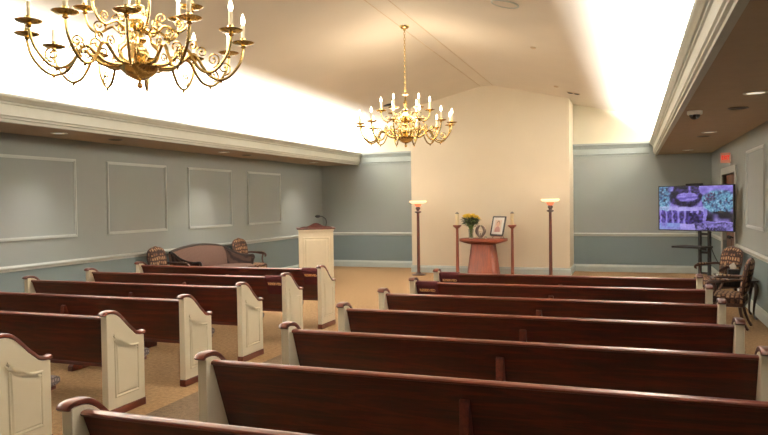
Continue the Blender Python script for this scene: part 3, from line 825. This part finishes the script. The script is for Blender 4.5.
def painted(name, mat, nx, ny, w, h, fn, parent=None):
    """flat grid in the xz plane facing -y with per-vertex colours from fn(u, v)"""
    me = bpy.data.meshes.new(name)
    vs = [(-w / 2 + w * i / nx, 0, -h / 2 + h * j / ny) for j in range(ny + 1) for i in range(nx + 1)]
    fs = [(j * (nx + 1) + i, j * (nx + 1) + i + 1, (j + 1) * (nx + 1) + i + 1, (j + 1) * (nx + 1) + i) for j in range(ny) for i in range(nx)]
    me.from_pydata(vs, [], fs)
    ca = me.color_attributes.new('paint', 'FLOAT_COLOR', 'POINT')
    for j in range(ny + 1):
        for i in range(nx + 1): ca.data[j * (nx + 1) + i].color = lin(fn(i / nx, j / ny))
    me.materials.append(mat)
    o = bpy.data.objects.new(name, me); C.objects.link(o)
    if parent: o.parent = parent
    return o
# framed picture on a little easel
FW, FH = .40, .46
face = R(-33)
ez = thing('tabletop_easel', 'small wooden tabletop easel carrying the framed picture', 'easel', (-2.86, 15.56, TT), face)
for s in (-1, 1):
    MB().tube([(s * .13, -.055, .0), (s * .085, .065, .36)], .009, 6).build('leg', M['red_wood'], ez)
MB().tube([(0, .17, 0), (0, .065, .36)], .009, 6).build('rear_leg', M['red_wood'], ez)
MB().box(-.15, .15, -.085, -.02, .045, .06).build('ledge', M['red_wood_flat'], ez, bevel=.003)
pf = thing('framed_picture', 'black framed portrait with white mat leaning on the altar table easel', 'picture', (-2.86, 15.56, TT), face)
Tm = Matrix.Translation((0, -.062, .062)) @ Matrix.Rotation(R(-15), 4, 'X')
m = MB(); fw = .032
m.box(-FW / 2, FW / 2, -.012, .012, 0, fw); m.box(-FW / 2, FW / 2, -.012, .012, FH - fw, FH); m.box(-FW / 2, -FW / 2 + fw, -.012, .012, fw, FH - fw); m.box(FW / 2 - fw, FW / 2, -.012, .012, fw, FH - fw)
m.xf(Tm).build('frame', M['black'], pf, bevel=.003)
MB().box(-FW / 2 + fw - .004, FW / 2 - fw + .004, -.004, .008, fw - .004, FH - fw + .004).xf(Tm).build('mat_board', M['tissue'], pf, smooth=False)
def portrait(u, v):
    d = ((u - .5) / .2) ** 2 + ((v - .64) / .2) ** 2
    e = ((u - .5) / .38) ** 2 + ((v - .1) / .38) ** 2
    if d < 1: return (214, 170, 140)
    if ((u - .5) / .26) ** 2 + ((v - .7) / .24) ** 2 < 1: return (150, 112, 84)
    if e < 1: return (186, 140, 132)
    return (226, 206, 190)
ph = painted('photograph', M['photo'], 36, 44, .21, .28, portrait, pf)
ph.matrix_local = Tm @ Matrix.Translation((0, -.0065, FH / 2))

# ------------------------------------------------------------------ television on its stand
TL, TR_ = Vector((.468, 13.4)), Vector((1.60, 12.62))
tc_ = (TL + TR_) / 2; tw = (TR_ - TL).length; tz = math.atan2((TR_ - TL).y, (TR_ - TL).x)
tv = thing('television', 'large flat television showing a purple and cyan garden picture', 'television', (tc_.x, tc_.y, 1.572), tz)
hh = .398
MB().box(-tw / 2, tw / 2, .0, .045, -hh, hh).build('housing', M['black'], tv, bevel=.006)
m = MB(); q = .016
m.box(-tw / 2, tw / 2, -.008, .0, -hh, -hh + q); m.box(-tw / 2, tw / 2, -.008, .0, hh - q, hh); m.box(-tw / 2, -tw / 2 + q, -.008, .0, -hh + q, hh - q); m.box(tw / 2 - q, tw / 2, -.008, .0, -hh + q, hh - q)
m.build('bezel', M['black'], tv)
rn = random.Random(11)
G = [[rn.random() for _ in range(64)] for _ in range(64)]
def vn(x, y):
    i, j = int(math.floor(x)), int(math.floor(y)); a, b = x - i, y - j; a = a * a * (3 - 2 * a); b = b * b * (3 - 2 * b)
    g = lambda p, q_: G[p % 64][q_ % 64]
    return (g(i, j) * (1 - a) + g(i + 1, j) * a) * (1 - b) + (g(i, j + 1) * (1 - a) + g(i + 1, j + 1) * a) * b
def mixc(a, b, t): t = max(0, min(1, t)); return tuple(a[i] + (b[i] - a[i]) * t for i in range(3))
def tvpic(u, v):
    t = 1 - v
    wu, wt = u + .03 * (vn(u * 22, t * 14) - .5), t + .05 * (vn(u * 18 + 5, t * 16 + 9) - .5)
    n1 = vn(u * 14, t * 9); n2 = vn(u * 38 + 7, t * 24 + 3); n3 = vn(u * 80, t * 48)
    lav, pur, dk, cy, wh = (140, 128, 212), (80, 64, 152), (12, 9, 22), (96, 164, 186), (190, 186, 232)
    lum = .15 + .5 * n1 + .5 * n2 + .35 * (n3 - .5)
    c = mixc(pur, lav, lum)
    if wt > .42: c = mixc(c, wh, .25 * n3)
    e = ((wu - .37) / .24) ** 2 + ((wt - .25) / .24) ** 2
    c = mixc(mixc(dk, pur, n2 * n3 * 1.2), c, (e - .8) * 4)
    e2 = ((wu - .39) / .16) ** 2 + ((wt - .25) / .11) ** 2
    c = mixc(mixc(pur, lav, 1.5 * vn(u * 9, t * 46) * (.5 + n3)), c, (e2 - .75) * 4)
    if .2 < wu < .56 and wt < .15: c = mixc(dk, pur, (n2 - .3) * 1.2)
    if .42 < wu < .45 and wt < .16: c = mixc(lav, pur, n3)
    def leaf(k): 
        q = mixc((48, 52, 104), cy, .2 + .9 * n3 + .5 * (n2 - .5)); q = mixc(q, dk, (.42 - n2) * 4 * n3); return mixc(q, wh, (n3 - .6) * 1.4)
    if wu < .18 and wt < .58: c = mixc(leaf(0), c, (wu - .12) * 16)
    fr = ((wu - .82) / .24) ** 2 + ((wt - .36) / .28) ** 2
    if wu > .60: c = mixc(leaf(1), c, (fr - .75) * 3)
    if ((wu - .71) / .06) ** 2 + ((wt - .25) / .1) ** 2 < 1 and n2 > .42: c = mixc((70, 24, 66), c, n3 * .6)
    if .47 < wt < .56 and wu < .62: c = mixc(c, wh, .2 + .5 * n1)
    if .56 < wt < .86 and wu < .62:
        k = (wu * 11.5) % 1.0
        c = mixc(dk, pur, n2 + .5 * n3) if k > .34 else mixc(pur, lav, .4 + n2)
        if .43 < wu < .56 and wt > .62: c = mixc(dk, pur, n2 * .9)
    if wu > .66 and .56 < wt < .80: c = mixc(dk, c, (n1 - .35) * 1.6)
    if wt > .86: c = mixc(c, cy if u < .3 else wh, .5 * n1)
    if wt > .83 and wu > .5: c = mixc(lav, dk, 1.5 * n3 * n1 + .5 * n2 - .1)
    return c
s_ = painted('screen', M['screen'], 150, 88, tw - 2 * q, 2 * hh - 2 * q, tvpic, tv); s_.location = (0, -.004, 0)
wc = tag(MB().box(-.15, .13, -.035, .05, hh, hh + .03).build('video_bar', M['black'], None, bevel=.006), 'slim black camera bar resting on top of the television', 'camera')
wc.location = (tc_.x, tc_.y, 1.5723); wc.rotation_euler = (0, 0, tz)
ts = thing('television_stand', 'black twin-post rolling stand with a shelf under the television', 'stand', (tc_.x, tc_.y, 0), tz)
sx0, sx1 = .035, .205
for x in (sx0, sx1):
    MB().box(x - .022, x + .022, .075, .125, .07, 1.75).build('post', M['black'], ts, bevel=.004)
for z in (.42, .78, 1.10):
    MB().box(sx0, sx1, .09, .11, z, z + .04).build('crossbar', M['black'], ts, bevel=.003)
MB().box(-.02, .26, .045, .08, 1.45, 1.70).build('mount_plate', M['black'], ts, bevel=.003)
MB().box(-.28, .26, -.26, .12, .885, .915).build('shelf', M['black'], ts, bevel=.004)
MB().prism([(.12, .83), (.10, .885), (-.14, .885)], .09, .15, 'x').build('shelf_bracket', M['black'], ts)
for x in (-.20, .44):
    bo = MB().tube([(x, -.26, .09), (x * .5 + .06, .1, .09), (x, .36, .09)], .022, 8).build('base_rail', M['black'], ts)
    for y in (-.24, .34):
        MB().lathe([(.0, -.014), (.04, -.014), (.045, 0), (.04, .014), (0, .014)], 16).xf(Matrix.Translation((x, y, .045)) @ Matrix.Rotation(PI / 2, 4, 'Y')).build('caster', M['black'], bo)
MB().box(-.05, .30, .07, .13, .07, .11).build('base_bar', M['black'], ts, bevel=.004)
P = spline([(1.25, 12.93, 1.2), (1.27, 12.94, .95), (1.38, 12.95, .66), (1.55, 12.97, .4), (1.66, 13.0, .15), (1.69, 13.05, .02)], 6)
tag(MB().tube(P, .006, 6).build('power_cord', M['black']), 'thin black cord hanging down from the television behind the armchair', 'cord')

# ------------------------------------------------------------------ side tables on the right
def cabriole_table(name, label, loc, rz, w, d, h, mat):
    t = thing(name, label, 'table', loc, rz)
    MB().prism(smooth_outline([(-w, -d), (0, -d - .015), (w, -d), (w + .015, 0), (w, d), (0, d + .015), (-w, d), (-w - .015, 0)], 3), h - .025, h, 'z').build('tabletop', mat, t, bevel=.006)
    MB().box(-w + .03, w - .03, -d + .03, d - .03, h - .10, h - .025).build('apron', mat, t, bevel=.004)
    for sx in (-1, 1):
        for sy in (-1, 1):
            x, y = sx * (w - .04), sy * (d - .04)
            P = spline([(x, y, h - .03), (x + sx * .02, y + sy * .02, h - .13), (x - sx * .005, y - sy * .005, h * .4), (x - sx * .01, y - sy * .01, .07), (x + sx * .015, y + sy * .015, .015), (x + sx * .02, y + sy * .02, 0)], 5)
            MB().tube(P, lerp_list([.026, .032, .018, .013, .018, .02], len(P)), 8).build('leg', mat, t)
    return t
cabriole_table('side_table', 'dark cabriole-legged side table between the two armchairs by the right wall', (1.41, 11.17, 0), 0, .28, .26, .56, M['black_wood'])
tb = thing('tissue_box', 'dark cube tissue box with white tissue poking out on the side table', 'tissue box', (1.40, 11.15, .56))
MB().box(-.075, .075, -.075, .075, 0, .14).build('box', M['black'], tb, bevel=.006)
m = MB(); nn = 10
vs = [(0, 0, .135)]
top_ = []
for i in range(nn):
    a = 2 * PI * i / nn; r_ = .028 + .012 * (i % 2)
    vs.append((r_ * math.cos(a), r_ * .6 * math.sin(a), .14))
for i in range(nn):
    a = 2 * PI * i / nn; r_ = .034 + .02 * ((i * 3) % 4) / 3
    vs.append((r_ * math.cos(a), r_ * .5 * math.sin(a), .165 + .012 * ((i * 7) % 3)))
vs.append((.004, 0, .235))
fs = [(0, 1 + i, 1 + (i + 1) % nn) for i in range(nn)] + [(1 + i, 1 + (i + 1) % nn, 1 + nn + (i + 1) % nn, 1 + nn + i) for i in range(nn)] + [(1 + nn + i, 1 + nn + (i + 1) % nn, 1 + 2 * nn) for i in range(nn)]
m.add(vs, fs).build('tissue', M['tissue'], tb)
cp_ = thing('glass_dish', 'small pale glass dish on the side table left of the tissue box', 'dish', (1.22, 11.20, .56))
MB().lathe([(0, 0), (.035, 0), (.04, .01), (.075, .05), (.08, .06), (.074, .06), (.036, .018), (0, .014)], 20).build('bowl', M['glass'], cp_)
MB().ball((0, 0, .035), .03, 10, (1.3, 1.3, .6)).build('contents', M['tissue'], cp_)

# ------------------------------------------------------------------ fittings overhead
def downlight(x, y, lit, label):
    t = thing('downlight', label, 'ceiling light', (x, y, SB), 0, 'recessed downlights in the soffits')
    MB().lathe([(.11, 0), (.112, -.006), (.098, -.012), (.085, -.006), (.085, .0)], 24, cap=False).build('trim_ring', M['crown'] if lit else M['grey_metal'], t)
    MB().lathe([(0, -.004), (.086, -.004)], 24, cap=False).build('lens', M['downlight'] if lit else M['black'], t)
    return t
names_l = {3.4: None, 7.45: 'lit round downlight in the left soffit above the nearest wall panel', 11.55: 'lit round downlight in the left soffit above the third wall panel', 15.6: 'lit round downlight in the left soffit near the back corner'}
for y, lab in names_l.items():
    if lab: downlight(-7.49, y, True, lab)
downlight(-7.49, 8.56, False, 'dark unlit round fitting in the left soffit nearest the camera')
downlight(-7.55, 12.49, False, 'dark unlit round fitting in the left soffit, farther of the two')
downlight(1.15, 7.58, True, 'lit round downlight in the right soffit nearest the camera')
downlight(1.15, 11.81, True, 'lit round downlight in the right soffit beyond the dome camera')
downlight(1.14, 15.95, True, 'lit round downlight in the right soffit nearest the back wall')
downlight(1.16, 8.8, False, 'dark unlit round fitting in the right soffit beside the dome camera')
downlight(1.14, 12.55, False, 'dark unlit round fitting in the right soffit beyond the middle downlight')
dc = thing('dome_camera', 'white dome security camera with smoked bubble under the right soffit', 'camera', (.71, 8.88, SB + .001))
MB().lathe([(.085, 0), (.085, -.035), (.078, -.045), (.06, -.047), (.06, -.03), (0, -.03)], 24).build('housing', M['tissue'], dc)
MB().lathe([(.062, -.044), (.058, -.065), (.045, -.085), (.025, -.098), (0, -.102)], 24, cap=False).build('bubble', M['dome'], dc)
def on_ceiling(name, x, y): 
    t = thing(name, None, None, (x, y, ceil_z(x))); t.rotation_euler = (0, math.atan(SLOPE) * (1 if x > XC else -1), 0); return t
t = on_ceiling('ceiling_speaker', -1.40, 8.2); tag(t, 'round white speaker grille in the ceiling at the top of the photo', 'speaker')
MB().lathe([(.17, 0), (.172, -.008), (.155, -.014), (.15, -.008), (.15, 0)], 28, cap=False).build('rim', M['crown'], t)
MB().lathe([(0, -.004), (.06, -.004), (.15, -.004)], 28, cap=False).build('grille', M['ceiling'], t)
t = on_ceiling('ceiling_sensor', -1.40, 10.69); tag(t, 'tiny pale sensor on the ceiling, nearer of two', 'detector')
MB().lathe([(.045, 0), (.045, -.012), (.03, -.022), (0, -.024)], 18).build('cover', M['seam'], t)
t = on_ceiling('ceiling_sensor', -1.45, 14.6); tag(t, 'tiny pale sensor on the ceiling, farther of two, above the altar wall', 'detector')
MB().lathe([(.05, 0), (.05, -.012), (.03, -.024), (0, -.026)], 18).build('cover', M['seam'], t)
t = on_ceiling('twin_spotlight', -1.15, 15.2); tag(t, 'black twin-head spotlight recessed in the ceiling beside the altar wall', 'ceiling light')
MB().box(-.14, .14, -.085, .085, -.012, 0).build('frame', M['seam'], t, bevel=.004)
for s in (-1, 1):
    MB().lathe([(.055, -.011), (.06, -.02), (.045, -.022), (.04, -.013), (0, -.013)], 18, (s * .068, 0, 0)).build('spot_head', M['black'], t)
t = on_ceiling('ceiling_speaker', -5.34, 15.1); tag(t, 'dark flat round fitting on the ceiling behind the far chandelier', 'speaker')
MB().lathe([(.10, 0), (.102, -.01), (.08, -.016), (0, -.016)], 20).build('grille', M['black'], t)
# exit sign on a wall bracket
ex = thing('exit_sign', 'small red lit EXIT sign on the right wall above the doorway', 'sign', (XR, 14.05, 2.48))
MB().box(-.175, -.012, -.02, .02, -.095, .095).build('housing', M['exit'], ex, bevel=.006)
MB().box(-.014, 0, -.05, .05, -.07, .07).build('wall_bracket', M['tissue'], ex, bevel=.003)
lettering('lettering', 'EXIT', .10, M['exit_red'], ex, (-.094, -.0215, 0), (PI / 2, 0, 0), .001, .13)

# ------------------------------------------------------------------ light
def area(name, loc, rot, sx, sy, power, col, spread=180):
    l = bpy.data.lights.new(name, 'AREA'); l.shape = 'RECTANGLE'; l.size = sx; l.size_y = sy; l.energy = power; l.color = col; l.spread = R(spread)
    o = bpy.data.objects.new(name, l); C.objects.link(o); o.location = loc; o.rotation_euler = rot; return o
def point(name, loc, power, col, r=.1):
    l = bpy.data.lights.new(name, 'POINT'); l.energy = power; l.color = col; l.shadow_soft_size = r
    o = bpy.data.objects.new(name, l); C.objects.link(o); o.location = loc; return o
def spot(name, loc, power, col, ang, tilt):
    l = bpy.data.lights.new(name, 'SPOT'); l.energy = power; l.color = col; l.spot_size = R(ang); l.spot_blend = .9; l.shadow_soft_size = .05
    o = bpy.data.objects.new(name, l); C.objects.link(o); o.location = loc; o.rotation_euler = tilt; return o
WARM = (1.0, .86, .66)
CY0, CY1 = 1.2, YB - .2
for sgn, x in ((1, XC + 4.0), (-1, XC - 4.0)):
    area('cove_strip', (x, (CY0 + CY1) / 2, 2.93), (PI, R(6) * sgn, 0), .14, CY1 - CY0, 2500, (.96, .98, 1.0))
for x, y in ((-3.30, 4.03), (-3.30, 10.17)):
    point('chandelier_glow', (x, y, 3.2), 80, (1, .85, .66), .35)
for x in (-4.82, -1.70):
    point('torchiere_glow', (x, YA, 1.86), 2.2, (1, .84, .66), .09)
for y in (-.7, 3.4, 7.45, 11.55, 15.6):
    spot('downlight_beam', (-7.49, y, SB - .02), 150, (1, .92, .82), 122, (0, R(-14), 0))
    spot('downlight_beam', (1.15, y + .2, SB - .02), 50, (1, .88, .72), 118, (0, R(8), 0))
w_ = bpy.data.worlds.new('World'); bpy.context.scene.world = w_; w_.use_nodes = True
w_.node_tree.nodes['Background'].inputs['Color'].default_value = (.9, .85, .8, 1); w_.node_tree.nodes['Background'].inputs['Strength'].default_value = .05

# ------------------------------------------------------------------ camera
cd = bpy.data.cameras.new('camera'); cam = bpy.data.objects.new('camera', cd); C.objects.link(cam)
cd.sensor_width = 36; cd.lens = 684.1 / 768 * 36; cd.clip_start = .05
yaw, pitch, roll = R(19.88863516), R(1.28609557), R(.79394529)
F = Vector((-math.sin(yaw) * math.cos(pitch), math.cos(yaw) * math.cos(pitch), -math.sin(pitch)))
Rv = Vector((math.cos(yaw), math.sin(yaw), 0)); U = Rv.cross(F)
R2 = Rv * math.cos(roll) - U * math.sin(roll); U2 = U * math.cos(roll) + Rv * math.sin(roll)
mw = Matrix((R2, U2, -F)).transposed().to_4x4(); mw.translation = (0, 0, 1.75)
cam.matrix_world = mw
sc_ = bpy.context.scene
sc_.camera = cam
sc_.view_settings.view_transform = 'Standard'
sc_.view_settings.exposure = 0
